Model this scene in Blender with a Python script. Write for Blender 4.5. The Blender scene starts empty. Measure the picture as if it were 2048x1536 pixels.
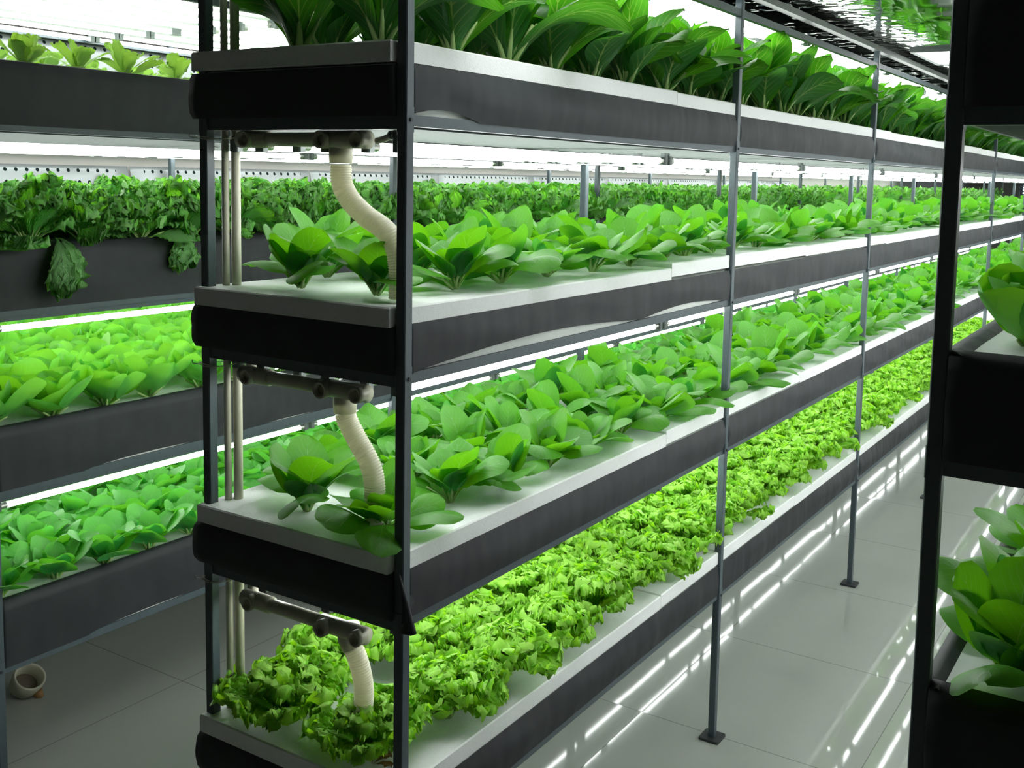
import bpy, math, random
import numpy as np
from mathutils import Matrix, Vector
S = bpy.context.scene
COL = S.collection
# ------------------------------------------------------------------ camera
CP = np.array([1.2873, -1.5463, 1.906])
YAW, PIT, ROL = .5533, .1009, .0217
FPX, PX, PY = 2089.5, 1105.27, 564.0
def cam_axes():
    d = np.array([-math.sin(YAW)*math.cos(PIT), math.cos(YAW)*math.cos(PIT), -math.sin(PIT)])
    r = np.array([math.cos(YAW), math.sin(YAW), 0]); u = np.cross(r, d)
    c, s = math.cos(ROL), math.sin(ROL)
    return c*r+s*u, -s*r+c*u, d
CR, CU, CD = cam_axes()
cam = bpy.data.cameras.new('camera'); cam.sensor_width = 36; cam.lens = FPX/2048*36
cam.shift_x = -(PX-1024)/2048; cam.shift_y = (PY-768)/2048; cam.clip_start = .02; cam.clip_end = 100
co = bpy.data.objects.new('camera', cam); COL.objects.link(co); S.camera = co
co.matrix_world = Matrix(((CR[0], CU[0], -CD[0], CP[0]), (CR[1], CU[1], -CD[1], CP[1]), (CR[2], CU[2], -CD[2], CP[2]), (0, 0, 0, 1)))
# ------------------------------------------------------------------ world, exposure
w = bpy.data.worlds.new('world'); S.world = w; w.use_nodes = True
w.node_tree.nodes['Background'].inputs[0].default_value = (.6, .7, .65, 1)
w.node_tree.nodes['Background'].inputs[1].default_value = .02
S.view_settings.view_transform = 'Standard'; S.view_settings.look = 'None'
S.view_settings.exposure = 0.88; S.view_settings.gamma = 1.0
S.cycles.use_denoising = True
S.cycles.max_bounces = 8; S.cycles.diffuse_bounces = 4; S.cycles.glossy_bounces = 4
S.cycles.transmission_bounces = 4; S.cycles.transparent_max_bounces = 6
S.cycles.sample_clamp_indirect = 6; S.cycles.caustics_reflective = False; S.cycles.caustics_refractive = False
TUBE_L = 8.0          # radiance of the fluorescent tubes, the room's main lamps
# ------------------------------------------------------------------ measures
Z = {'A': 1.9952, 'B': 1.4946, 'C': .9991, 'D': .4987}
TIERW = {'A': 'top tier', 'B': 'second tier', 'C': 'third tier', 'D': 'lowest tier'}
BAY, NB, PS, RW = 1.65, 10, .0236, .5826       # bay, bays, post side, rack width
ZTOP, ZLAMP = 2.50, 2.43
BL = 1.212                                     # foam board pitch
ORD = ['first', 'second', 'third', 'fourth', 'fifth', 'sixth', 'seventh', 'eighth', 'ninth', 'tenth', 'eleventh', 'twelfth', 'thirteenth', 'fourteenth', 'fifteenth', 'sixteenth']
def depth(p): return float(np.dot(np.array(p)-CP, CD))
# ------------------------------------------------------------------ materials
def mat(name):
    m = bpy.data.materials.new(name); m.use_nodes = True
    nt = m.node_tree; nt.nodes.clear()
    out = nt.nodes.new('ShaderNodeOutputMaterial')
    return m, nt, out
def N(nt, t, **k):
    n = nt.nodes.new(t)
    for a, b in k.items(): setattr(n, a, b)
    return n
def mth(nt, op, a, b=None, c=None, clamp=False):
    n = N(nt, 'ShaderNodeMath', operation=op); n.use_clamp = clamp
    for i, x in enumerate((a, b, c)):
        if x is None: continue
        if isinstance(x, (int, float)): n.inputs[i].default_value = x
        else: nt.links.new(x, n.inputs[i])
    return n.outputs[0]
def mixc(nt, f, a, b):
    n = N(nt, 'ShaderNodeMix', data_type='RGBA')
    if isinstance(f, (int, float)): n.inputs[0].default_value = f
    else: nt.links.new(f, n.inputs[0])
    for i, x in ((6, a), (7, b)):
        if isinstance(x, tuple): n.inputs[i].default_value = (*x, 1)
        else: nt.links.new(x, n.inputs[i])
    return n.outputs[2]
def noise(nt, scale, detail=3, vec=None, rough=.5, obj=True):
    n = N(nt, 'ShaderNodeTexNoise'); n.inputs['Scale'].default_value = scale; n.inputs['Detail'].default_value = detail
    n.inputs['Roughness'].default_value = rough
    if vec is None and obj: vec = N(nt, 'ShaderNodeNewGeometry').outputs['Position']
    if vec is not None: nt.links.new(vec, n.inputs['Vector'])
    return n.outputs['Fac']
def plain(name, col, rough=.5, metal=0., nscale=30, namp=.12, bump=0., spec=.5, bscale=None):
    m, nt, out = mat(name)
    b = N(nt, 'ShaderNodeBsdfPrincipled'); nt.links.new(b.outputs[0], out.inputs[0])
    f = noise(nt, nscale)
    c = mixc(nt, f, tuple(max(0, x*(1-namp)) for x in col), tuple(min(1, x*(1+namp)) for x in col))
    nt.links.new(c, b.inputs['Base Color'])
    b.inputs['Roughness'].default_value = rough; b.inputs['Metallic'].default_value = metal
    b.inputs['Specular IOR Level'].default_value = spec
    if bump:
        f2 = noise(nt, bscale or nscale, 4)
        bn = N(nt, 'ShaderNodeBump'); bn.inputs['Strength'].default_value = bump; bn.inputs['Distance'].default_value = .005
        nt.links.new(f2, bn.inputs['Height']); nt.links.new(bn.outputs[0], b.inputs['Normal'])
    return m
M = {}
M['steel'] = plain('painted_steel', (.072, .098, .112), .42, 0, 60, .15, .15)
M['plate'] = plain('dark_foot_plate', (.03, .035, .038), .5)
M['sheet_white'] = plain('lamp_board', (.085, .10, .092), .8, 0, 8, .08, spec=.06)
M['canopy_white'] = plain('canopy_board', (.52, .56, .54), .8, 0, 8, .05, spec=.1)
M['foam'] = plain('white_foam', (.86, .88, .87), .55, 0, 90, .05, .2, .4, 300)
M['tray'] = plain('white_tray', (.72, .76, .72), .5, 0, 20, .06)
M['pvc'] = plain('cream_pvc', (.50, .49, .38), .4, 0, 25, .08)
M['pvc_in'] = plain('pipe_bore', (.12, .10, .07), .7)
M['hose'] = plain('cream_hose', (.86, .84, .74), .42, 0, 25, .06)
def hose_mat():
    m, nt, out = mat('ribbed_cream_hose')
    b = N(nt, 'ShaderNodeBsdfPrincipled'); t = N(nt, 'ShaderNodeBsdfTranslucent'); mx = N(nt, 'ShaderNodeMixShader'); mx.inputs[0].default_value = .38
    nt.links.new(b.outputs[0], mx.inputs[1]); nt.links.new(t.outputs[0], mx.inputs[2]); nt.links.new(mx.outputs[0], out.inputs[0])
    c = mixc(nt, noise(nt, 25), (.82, .80, .68), (.90, .88, .78)); nt.links.new(c, b.inputs['Base Color']); t.inputs[0].default_value = (.95, .93, .72, 1)
    b.inputs['Roughness'].default_value = .4
    return m
M['hose'] = hose_mat()
M['wire'] = plain('tie_wire', (.45, .45, .38), .4, .3)
M['holder'] = plain('lamp_holder_grey', (.17, .20, .19), .35, .2)
M['cap'] = plain('lamp_cap_metal', (.55, .55, .52), .3, .8)
M['wall'] = plain('wall_paint', (.36, .355, .32), .6, 0, 2, .06)
M['beam'] = plain('olive_beam', (.07, .085, .07), .45)
M['slat'] = plain('blind_slat', (.30, .33, .36), .5)
M['dead'] = plain('withered_leaf', (.28, .15, .05), .7)
def cloth_mat():
    m, nt, out = mat('black_liner')
    b = N(nt, 'ShaderNodeBsdfPrincipled'); nt.links.new(b.outputs[0], out.inputs[0])
    f = noise(nt, 14, 5)
    nt.links.new(mixc(nt, f, (.017, .020, .023), (.033, .037, .041)), b.inputs['Base Color'])
    b.inputs['Roughness'].default_value = .62; b.inputs['Specular IOR Level'].default_value = .35
    g = N(nt, 'ShaderNodeNewGeometry')
    mp = N(nt, 'ShaderNodeMapping'); nt.links.new(g.outputs['Position'], mp.inputs[0]); mp.inputs['Rotation'].default_value = (.75, 0, 0); mp.inputs['Scale'].default_value = (1, 5.5, 1.6)
    n1 = noise(nt, 1.3, 2, mp.outputs[0]); n2 = noise(nt, 900, 1)
    h = mth(nt, 'ADD', n1, mth(nt, 'MULTIPLY', n2, .01))
    bn = N(nt, 'ShaderNodeBump'); bn.inputs['Strength'].default_value = .5; bn.inputs['Distance'].default_value = .03
    nt.links.new(h, bn.inputs['Height']); nt.links.new(bn.outputs[0], b.inputs['Normal'])
    return m
M['cloth'] = cloth_mat()
def floor_mat():
    m, nt, out = mat('glossy_floor_tile')
    b = N(nt, 'ShaderNodeBsdfPrincipled'); nt.links.new(b.outputs[0], out.inputs[0])
    g = N(nt, 'ShaderNodeNewGeometry'); sp = N(nt, 'ShaderNodeSeparateXYZ'); nt.links.new(g.outputs['Position'], sp.inputs[0])
    T = .765
    def line(c, off):
        f = mth(nt, 'FRACT', mth(nt, 'DIVIDE', mth(nt, 'SUBTRACT', c, off), T))
        d = mth(nt, 'ABSOLUTE', mth(nt, 'SUBTRACT', f, .5))
        return mth(nt, 'GREATER_THAN', d, .5-.0016/T)
    ln = mth(nt, 'MAXIMUM', line(sp.outputs[0], .472-10*T), line(sp.outputs[1], 1.683-10*T))
    n1 = noise(nt, 2.5, 3); n2 = noise(nt, 160, 2)
    c = mixc(nt, n1, (.43, .455, .415), (.475, .50, .455))
    speck = mth(nt, 'GREATER_THAN', n2, .82)
    c = mixc(nt, mth(nt, 'MULTIPLY', speck, .35), c, (.12, .12, .10))
    c = mixc(nt, mth(nt, 'MULTIPLY', ln, .65), c, (.09, .085, .07))
    nt.links.new(c, b.inputs['Base Color'])
    b.inputs['Roughness'].default_value = .045; b.inputs['IOR'].default_value = 1.55
    # every tile lies at a very slightly different tilt
    ix = mth(nt, 'FLOOR', mth(nt, 'DIVIDE', mth(nt, 'SUBTRACT', sp.outputs[0], .472-10*T), T))
    iy = mth(nt, 'FLOOR', mth(nt, 'DIVIDE', mth(nt, 'SUBTRACT', sp.outputs[1], 1.683-10*T), T))
    cx = N(nt, 'ShaderNodeCombineXYZ'); nt.links.new(ix, cx.inputs[0]); nt.links.new(iy, cx.inputs[1])
    wn = N(nt, 'ShaderNodeTexWhiteNoise'); nt.links.new(cx.outputs[0], wn.inputs['Vector'])
    v1 = N(nt, 'ShaderNodeVectorMath', operation='SUBTRACT'); nt.links.new(wn.outputs['Color'], v1.inputs[0]); v1.inputs[1].default_value = (.5, .5, .5)
    v2 = N(nt, 'ShaderNodeVectorMath', operation='SCALE'); nt.links.new(v1.outputs[0], v2.inputs[0]); v2.inputs['Scale'].default_value = .008
    bn = N(nt, 'ShaderNodeBump'); bn.inputs['Strength'].default_value = .05; bn.inputs['Distance'].default_value = .006
    nt.links.new(noise(nt, 2.2, 1), bn.inputs['Height'])
    v3 = N(nt, 'ShaderNodeVectorMath', operation='ADD'); nt.links.new(bn.outputs[0], v3.inputs[0]); nt.links.new(v2.outputs[0], v3.inputs[1])
    v4 = N(nt, 'ShaderNodeVectorMath', operation='NORMALIZE'); nt.links.new(v3.outputs[0], v4.inputs[0])
    nt.links.new(v4.outputs[0], b.inputs['Normal'])
    return m
M['floor'] = floor_mat()
def film_mat():
    m, nt, out = mat('silver_film')
    b = N(nt, 'ShaderNodeBsdfPrincipled'); nt.links.new(b.outputs[0], out.inputs[0])
    b.inputs['Base Color'].default_value = (.80, .85, .80, 1); b.inputs['Metallic'].default_value = 1; b.inputs['Roughness'].default_value = .03
    g = N(nt, 'ShaderNodeNewGeometry')
    mp = N(nt, 'ShaderNodeMapping'); nt.links.new(g.outputs['Position'], mp.inputs[0]); mp.inputs['Scale'].default_value = (1, 1, 1)
    n1 = noise(nt, 2.2, 1, mp.outputs[0]); n2 = noise(nt, 11, 2, mp.outputs[0])
    sx = N(nt, 'ShaderNodeSeparateXYZ'); nt.links.new(g.outputs['Position'], sx.inputs[0])
    edge = mth(nt, 'SUBTRACT', 1, mth(nt, 'DIVIDE', mth(nt, 'ABSOLUTE', mth(nt, 'ADD', sx.outputs[0], .0)), .30), clamp=True)   # crinkled where it is fixed to the beam
    h = mth(nt, 'ADD', mth(nt, 'MULTIPLY', n1, .22), mth(nt, 'MULTIPLY', mth(nt, 'MULTIPLY', n2, edge), .45))
    bn = N(nt, 'ShaderNodeBump'); bn.inputs['Strength'].default_value = .5; bn.inputs['Distance'].default_value = .05
    nt.links.new(h, bn.inputs['Height']); nt.links.new(bn.outputs[0], b.inputs['Normal'])
    return m
M['film'] = film_mat()
def perf_mat():
    m, nt, out = mat('perforated_zinc')
    b = N(nt, 'ShaderNodeBsdfPrincipled'); nt.links.new(b.outputs[0], out.inputs[0])
    uv = N(nt, 'ShaderNodeUVMap'); sp = N(nt, 'ShaderNodeSeparateXYZ'); nt.links.new(uv.outputs[0], sp.inputs[0])
    # uv in metres: x along the sheet, y down from its first hole row
    P = .0468
    fx = mth(nt, 'SUBTRACT', mth(nt, 'FRACT', mth(nt, 'DIVIDE', sp.outputs[0], P)), .5)
    fy = mth(nt, 'SUBTRACT', mth(nt, 'FRACT', mth(nt, 'ADD', mth(nt, 'DIVIDE', sp.outputs[1], .0495), .5)), .5)
    dx = mth(nt, 'MULTIPLY', fx, P); dy = mth(nt, 'MULTIPLY', fy, .0495)
    d = mth(nt, 'SQRT', mth(nt, 'ADD', mth(nt, 'MULTIPLY', dx, dx), mth(nt, 'MULTIPLY', dy, dy)))
    hole = mth(nt, 'LESS_THAN', d, .0078)
    for s, op, v in ((sp.outputs[0], 'GREATER_THAN', .07), (sp.outputs[0], 'LESS_THAN', 1.05), (sp.outputs[1], 'GREATER_THAN', -.02), (sp.outputs[1], 'LESS_THAN', .12)):
        hole = mth(nt, 'MULTIPLY', hole, mth(nt, op, s, v))
    f = noise(nt, 6, 2)
    c = mixc(nt, hole, mixc(nt, f, (.20, .22, .22), (.25, .27, .27)), (.008, .014, .014))
    nt.links.new(c, b.inputs['Base Color'])
    nt.links.new(mth(nt, 'MULTIPLY', mth(nt, 'SUBTRACT', 1, hole), .35), b.inputs['Metallic'])
    nt.links.new(mth(nt, 'MULTIPLY', mth(nt, 'SUBTRACT', 1, hole), .5), b.inputs['Specular IOR Level'])
    b.inputs['Roughness'].default_value = .36
    return m
M['perf'] = perf_mat()
def emit_mat(name, col, st):
    m, nt, out = mat(name)
    e = N(nt, 'ShaderNodeEmission'); e.inputs[0].default_value = (*col, 1); e.inputs[1].default_value = st
    nt.links.new(e.outputs[0], out.inputs[0]); return m
M['tube'] = emit_mat('tube_glow', (.96, 1.0, .975), TUBE_L)
M['diffuser'] = emit_mat('ceiling_diffuser', (.96, 1.0, .99), 3.0)
M['daylight'] = emit_mat('daylight_pane', (.75, .88, 1.0), 2.2)
def leaf_mat(name, top, under, trans, vein=(.5, .68, .3), vamt=.35, tf=.42, rough=.42, nv=9, rib=.035, bump=.25, freq=55, hue=.10, edge=None):
    top, under, trans = [tuple(x*.62 for x in q) for q in (top, under, trans)]; vein = tuple(x*.7 for x in vein)
    if edge: edge = tuple(x*.7 for x in edge)
    m, nt, out = mat(name)
    b = N(nt, 'ShaderNodeBsdfPrincipled'); t = N(nt, 'ShaderNodeBsdfTranslucent'); mx = N(nt, 'ShaderNodeMixShader')
    nt.links.new(b.outputs[0], mx.inputs[1]); nt.links.new(t.outputs[0], mx.inputs[2]); nt.links.new(mx.outputs[0], out.inputs[0])
    mx.inputs[0].default_value = tf
    uv = N(nt, 'ShaderNodeUVMap'); sp = N(nt, 'ShaderNodeSeparateXYZ'); nt.links.new(uv.outputs[0], sp.inputs[0])
    au = mth(nt, 'ABSOLUTE', mth(nt, 'SUBTRACT', sp.outputs[0], .5)); v = sp.outputs[1]
    ribw = mth(nt, 'MULTIPLY', mth(nt, 'SUBTRACT', 1.15, v), rib)
    ribm = mth(nt, 'SUBTRACT', 1, mth(nt, 'DIVIDE', au, ribw), clamp=True)
    ph = mth(nt, 'FRACT', mth(nt, 'MULTIPLY', mth(nt, 'SUBTRACT', v, mth(nt, 'MULTIPLY', au, .75)), nv))
    vv = mth(nt, 'SUBTRACT', 1, mth(nt, 'MULTIPLY', mth(nt, 'ABSOLUTE', mth(nt, 'SUBTRACT', ph, .5)), 9), clamp=True)
    vv = mth(nt, 'MULTIPLY', vv, mth(nt, 'SUBTRACT', 1, mth(nt, 'MULTIPLY', au, 1.9), clamp=True))
    vm = mth(nt, 'MAXIMUM', mth(nt, 'MULTIPLY', ribm, min(1, vamt*2.2)), mth(nt, 'MULTIPLY', vv, vamt), clamp=True)
    oi = N(nt, 'ShaderNodeObjectInfo')
    nf = noise(nt, 22, 3)
    k = mth(nt, 'ADD', mth(nt, 'MULTIPLY', mth(nt, 'SUBTRACT', nf, .5), .5), mth(nt, 'MULTIPLY', mth(nt, 'SUBTRACT', oi.outputs['Random'], .5), hue*2))
    hs = N(nt, 'ShaderNodeHueSaturation'); nt.links.new(mth(nt, 'ADD', 1, k), hs.inputs['Value'])
    gm = N(nt, 'ShaderNodeNewGeometry')
    c = mixc(nt, gm.outputs['Backfacing'], top, under)
    if edge:
        em = mth(nt, 'MAXIMUM', mth(nt, 'MULTIPLY', mth(nt, 'SUBTRACT', au, .38), 8, clamp=True), mth(nt, 'MULTIPLY', mth(nt, 'SUBTRACT', v, .86), 7, clamp=True))
        c = mixc(nt, mth(nt, 'MULTIPLY', em, .6), c, edge)
    nt.links.new(mixc(nt, vm, c, vein), hs.inputs['Color'])
    nt.links.new(hs.outputs[0], b.inputs['Base Color'])
    nt.links.new(mixc(nt, mth(nt, 'MULTIPLY', vm, .7), trans, vein), t.inputs[0])
    b.inputs['Roughness'].default_value = rough; b.inputs['Specular IOR Level'].default_value = .28
    if bump:
        h = mth(nt, 'SUBTRACT', noise(nt, freq, 3), mth(nt, 'MULTIPLY', mth(nt, 'MAXIMUM', vv, ribm), .5))
        bn = N(nt, 'ShaderNodeBump'); bn.inputs['Strength'].default_value = bump; bn.inputs['Distance'].default_value = .004
        nt.links.new(h, bn.inputs['Height']); nt.links.new(bn.outputs[0], b.inputs['Normal'])
    return m
M['spoon'] = leaf_mat('spoon_leaf', (.066, .45, .092), (.12, .43, .05), (.31, .98, .01), vamt=.26, rib=.020, tf=.36, vein=(.48, .72, .35))
M['romaine'] = leaf_mat('tall_leaf', (.04, .23, .04), (.06, .25, .03), (.14, .60, .01), vein=(.55, .78, .18), vamt=.8, tf=.38, rib=.045, nv=7)
M['curly'] = leaf_mat('curly_leaf', (.29, .80, .03), (.33, .84, .04), (.62, 1.3, .02), vein=(.62, .95, .25), vamt=.18, tf=.44, nv=5, freq=150, bump=.4, edge=(.62, 1.0, .18))
M['kale'] = leaf_mat('frilled_leaf', (.24, .82, .17), (.38, .80, .30), (.48, 1.35, .04), vein=(.6, .75, .5), vamt=.3, tf=.38, nv=6, freq=150, bump=.6, edge=(.36, .74, .18))
M['round'] = leaf_mat('round_leaf', (.22, .78, .15), (.26, .78, .10), (.48, 1.3, .03), vamt=.22, rib=.022, tf=.38)
M['deep'] = leaf_mat('deep_green_leaf', (.11, .68, .17), (.14, .60, .09), (.30, 1.1, .04), vamt=.24, rib=.02, tf=.34)
M['pale'] = leaf_mat('pale_leaf', (.34, .62, .14), (.34, .62, .12), (.5, .88, .08), vamt=.2, freq=90, bump=.4)
M['stalk'] = plain('pale_stalk', (.34, .50, .17), .4, 0, 40, .15)
# ------------------------------------------------------------------ mesh helpers
class MB:
    def __init__(s): s.v = []; s.f = []; s.m = []; s.uv = None; s.n = 0; s.uvs = []
    def add(s, v, f, m=0, uv=None):
        v = np.asarray(v, float); s.v.append(v); o = s.n
        s.f += [tuple(i+o for i in q) for q in f]; s.m += [m]*len(f); s.n += len(v)
        s.uvs.append(np.zeros((len(v), 2)) if uv is None else np.asarray(uv, float)); return s
    def box(s, x0, x1, y0, y1, z0, z1, m=0, bev=0):
        if x0 > x1: x0, x1 = x1, x0
        if bev:
            b = bev; pts = [(x0+b, y0), (x1-b, y0), (x1, y0+b), (x1, y1-b), (x1-b, y1), (x0+b, y1), (x0, y1-b), (x0, y0+b)]
            v = [(x, y, z0) for x, y in pts]+[(x, y, z1) for x, y in pts]
            f = [tuple(range(7, -1, -1)), tuple(range(8, 16))]+[(i, (i+1) % 8, 8+(i+1) % 8, 8+i) for i in range(8)]
            return s.add(v, f, m)
        v = [(x0, y0, z0), (x1, y0, z0), (x1, y1, z0), (x0, y1, z0), (x0, y0, z1), (x1, y0, z1), (x1, y1, z1), (x0, y1, z1)]
        return s.add(v, [(3, 2, 1, 0), (4, 5, 6, 7), (0, 1, 5, 4), (1, 2, 6, 5), (2, 3, 7, 6), (3, 0, 4, 7)], m)
    def tube(s, pts, rad, n=12, m=0, caps=True):
        pts = [np.array(p, float) for p in pts]; rad = [rad]*len(pts) if isinstance(rad, (int, float)) else rad
        V = []; up = np.array([0, 0, 1.])
        for i, p in enumerate(pts):
            t = pts[min(i+1, len(pts)-1)]-pts[max(i-1, 0)]; t /= np.linalg.norm(t)+1e-12
            a = np.cross(t, up)
            if np.linalg.norm(a) < .05: a = np.cross(t, (1, 0, 0))
            a /= np.linalg.norm(a); b = np.cross(a, t)
            for k in range(n):
                g = 2*math.pi*k/n; V.append(p+rad[i]*(math.cos(g)*a+math.sin(g)*b))
        F = [(i*n+k, i*n+(k+1) % n, (i+1)*n+(k+1) % n, (i+1)*n+k) for i in range(len(pts)-1) for k in range(n)]
        if caps: F += [tuple(range(n-1, -1, -1)), tuple(range((len(pts)-1)*n, len(pts)*n))]
        return s.add(V, F, m)
    def mesh(s, name, mats, smooth=False):
        me = bpy.data.meshes.new(name)
        V = np.concatenate(s.v); me.from_pydata(V.tolist(), [], s.f)
        for q in (mats if isinstance(mats, (list, tuple)) else [mats]): me.materials.append(M[q])
        if any(s.m): me.polygons.foreach_set('material_index', s.m)
        if smooth: me.polygons.foreach_set('use_smooth', [True]*len(s.f))
        U = np.concatenate(s.uvs)
        if U.any():
            uvl = me.uv_layers.new(name='UVMap')
            li = np.empty(len(me.loops), int); me.loops.foreach_get('vertex_index', li)
            uvl.data.foreach_set('uv', U[li].ravel())
        me.update(); return me
    def obj(s, name, mats, parent=None, smooth=False, loc=None):
        return link(name, s.mesh(name, mats, smooth), parent, loc)
def link(name, data, parent=None, loc=None, rz=None):
    o = bpy.data.objects.new(name, data); COL.objects.link(o)
    if parent is not None: o.parent = parent
    if loc is not None: o.location = loc
    if rz is not None: o.rotation_euler = (0, 0, rz)
    return o
def tag(o, label, cat, group=None, kind=None):
    o['label'] = label; o['category'] = cat
    if group: o['group'] = group
    if kind: o['kind'] = kind
    return o
def struct(o): o['kind'] = 'structure'; return o
def smooth_curve(P, n):
    P = np.array(P, float); t = np.arange(len(P)); T = np.linspace(0, len(P)-1, n); out = []
    for x in T:
        i = min(int(x), len(P)-2); f = x-i
        p0, p1, p2, p3 = P[max(i-1, 0)], P[i], P[i+1], P[min(i+2, len(P)-1)]
        out.append(.5*((2*p1)+(-p0+p2)*f+(2*p0-5*p1+4*p2-p3)*f*f+(-p0+3*p1-3*p2+p3)*f**3))
    return np.array(out)
# ------------------------------------------------------------------ the room
struct(MB().box(-2.95, 3.4, -4.2, 22.1, -.1, 0).obj('floor', 'floor'))
def grid_plane(x0, x1, y0, y1, z): return MB().box(x0, x1, y0, y1, z, z+.03)
struct(grid_plane(-2.95, 3.4, -4.2, 22.1, 2.545).obj('ceiling', 'film'))
struct(MB().box(-3.05, -2.95, -4.2, 22.1, -.1, 2.575).obj('wall_left', 'wall'))
struct(MB().box(3.4, 3.5, -4.2, 22.1, -.1, 2.575).obj('wall_right', 'wall'))
struct(MB().box(-3.05, 3.5, -4.3, -4.2, -.1, 2.575).obj('wall_near', 'wall'))
# far wall with a window opening x -1.95..0.6, z 1.0..1.98
fw = MB(); X0, X1, W0, W1 = -3.05, 3.5, .95, 1.98; wx0, wx1 = -1.95, .8; Y = 22.1
fw.box(X0, wx0, Y, Y+.1, -.1, 2.575); fw.box(wx1, X1, Y, Y+.1, -.1, 2.575); fw.box(wx0, wx1, Y, Y+.1, -.1, W0); fw.box(wx0, wx1, Y, Y+.1, W1, 2.575)
struct(fw.obj('wall_far', 'wall'))
wn = struct(link('window_1', None))
wn.location = (0, 0, 0)
f = MB(); f.box(wx0, wx0+.05, Y+.02, Y+.08, W0, W1); f.box(wx1-.05, wx1, Y+.02, Y+.08, W0, W1); f.box(wx0+.05, wx1-.05, Y+.02, Y+.08, W0, W0+.05); f.box(wx0+.05, wx1-.05, Y+.02, Y+.08, W1-.05, W1)
f.obj('window_frame', 'steel', wn)
MB().box(wx0+.05, wx1-.05, Y+.085, Y+.095, W0+.05, W1-.05).obj('window_pane', 'daylight', wn)
bl = link('window_blind', None, loc=(0, 0, 0)); tag(bl, 'grey horizontal slat blind over the far bright window', 'blind')
MB().box(wx0, wx1, Y-.06, Y-.02, W1-.04, W1).obj('head_rail', 'slat', bl)
f = MB()
for i in range(15): f.box(wx0+.02, wx1-.02, Y-.055, Y-.025, W1-.08-i*.058, W1-.08-i*.058+.026)
f.obj('slats', 'slat', bl)
for i, yy in enumerate((.05, 3.66, 7.3, 10.9, 17.2, 20.2)):  # only the second panel is visible; others added to brighten aisle and far wall
    t = link('ceiling_light', None, loc=(.36, yy+.30, 2.533)); tag(t, 'flat white ceiling light set in the silver film, %s along the aisle' % ('added one, nearest', 'second', 'third', 'fourth', 'fifth', 'added one, farthest')[i], 'ceiling light', 'ceiling lights of the aisle')
    MB().box(-.29, .29, -.29, .29, 0, .008, bev=.02).obj('diffuser', 'diffuser', t)
    f = MB(); f.box(-.31, .31, -.31, -.29, -.004, .035); f.box(-.31, .31, .29, .31, -.004, .035); f.box(-.31, -.29, -.29, .29, -.004, .035); f.box(.29, .31, -.29, .29, -.004, .035); f.obj('frame', 'holder', t)
# ------------------------------------------------------------------ racks
def rack(name, label, x0, x1, nb, deepbar, tiers='ABCD'):
    """steel frame; x1 is the side that faces the aisle seen from the camera's side, x0 the other"""
    t = link('rack_frame', None, loc=(0, 0, 0)); tag(t, label, 'rack', 'steel racks of the growing room')
    post = MB(); zs = [0.006]+[z for L in 'DCBA' for z in (Z[L]-.012, Z[L]+.036)]+[ZTOP]
    post.box(0, PS, 0, PS, .006, ZTOP, bev=.002)
    for L in tiers: post.box(-.0008, PS+.0008, -.0008, PS+.0008, Z[L]-.012, Z[L]+.036, bev=.002)
    pm = post.mesh('post', 'steel')
    bm = MB().tube([(PS+.0008, 0, 0), (PS+.0038, 0, 0)], .004, 8).mesh('bolt', 'plate')
    ft = MB().box(-.024, PS+.024, -.024, PS+.024, 0, .009, bev=.004).mesh('foot_plate', 'plate')
    for k in range(nb+1):
        for x in (x0, x1-PS):
            p = link('post', pm, t, (x, k*BAY, 0)); link('foot_plate', ft, p); 
            if k < 3 and x > x0:
                for L in tiers: link('bolt', bm, p, (0, PS/2, Z[L]+.012))
    y1 = nb*BAY+PS
    for L in tiers:
        z = Z[L]
        for x in (x0+.007, x1-.027): MB().box(x, x+.02, PS, y1-PS, z, z+.022).obj('long_rail', 'steel', t)
        for y in (.004, y1-.024): MB().box(x0+PS, x1-PS, y, y+.018, z-.006, z+.022).obj('end_rail', 'steel', t)
        cr = MB().box(x0+.03, x1-.03, 0, .02, z+.001, z+.021).mesh('cross_rail', 'steel')
        for k in range(1, nb): link('cross_rail', cr, t, (0, k*BAY, 0))
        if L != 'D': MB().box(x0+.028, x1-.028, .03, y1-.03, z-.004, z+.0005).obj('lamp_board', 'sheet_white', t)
    if deepbar:
        for L in 'BC': MB().box(x1-.030, x1-.013, PS, y1-PS, Z[L]-.014, Z[L]-.0005).obj('lamp_batten', 'steel', t)
    for x in (x0, x1-PS):
        MB().box(x-.004, x+PS+.004, -.01, y1+.01, ZTOP, ZTOP+.022).obj('top_beam', 'beam', t)
        MB().box(x+.002, x+PS-.002, PS, y1-PS, ZLAMP-.005, ZLAMP+.017).obj('lamp_rail', 'steel', t)
    for y in (0.002, y1-.02): MB().box(x0+PS, x1-PS, y, y+.018, ZLAMP-.005, ZLAMP+.017).obj('lamp_rail', 'steel', t)
    MB().box(x0+.045, x1-.045, .02, y1-.02, ZLAMP+.032, ZLAMP+.036).obj('canopy_board', 'canopy_white', t)
    cb = MB().box(x0+.02, x1-.02, 0, .02, ZTOP, ZTOP+.018).mesh('cross_beam', 'beam')
    for k in range(nb+1): link('cross_beam', cb, t, (0, k*BAY+.002, 0))
    return t
MX0, MX1 = -RW, 0.0
LX0, LX1 = -2.795, -1.46+PS
RX0, RX1 = .973, .973+RW
rack('c', 'long four-tier grey steel rack in the centre, its end nearest the camera', MX0, MX1, NB, 0)
rack('l', 'deep four-tier steel rack along the perforated sheet wall', LX0, LX1, NB, 1)
rack('r', 'dark near rack across the aisle, seen end-on beside its plants', RX0, RX1, 6, 0)
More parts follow.
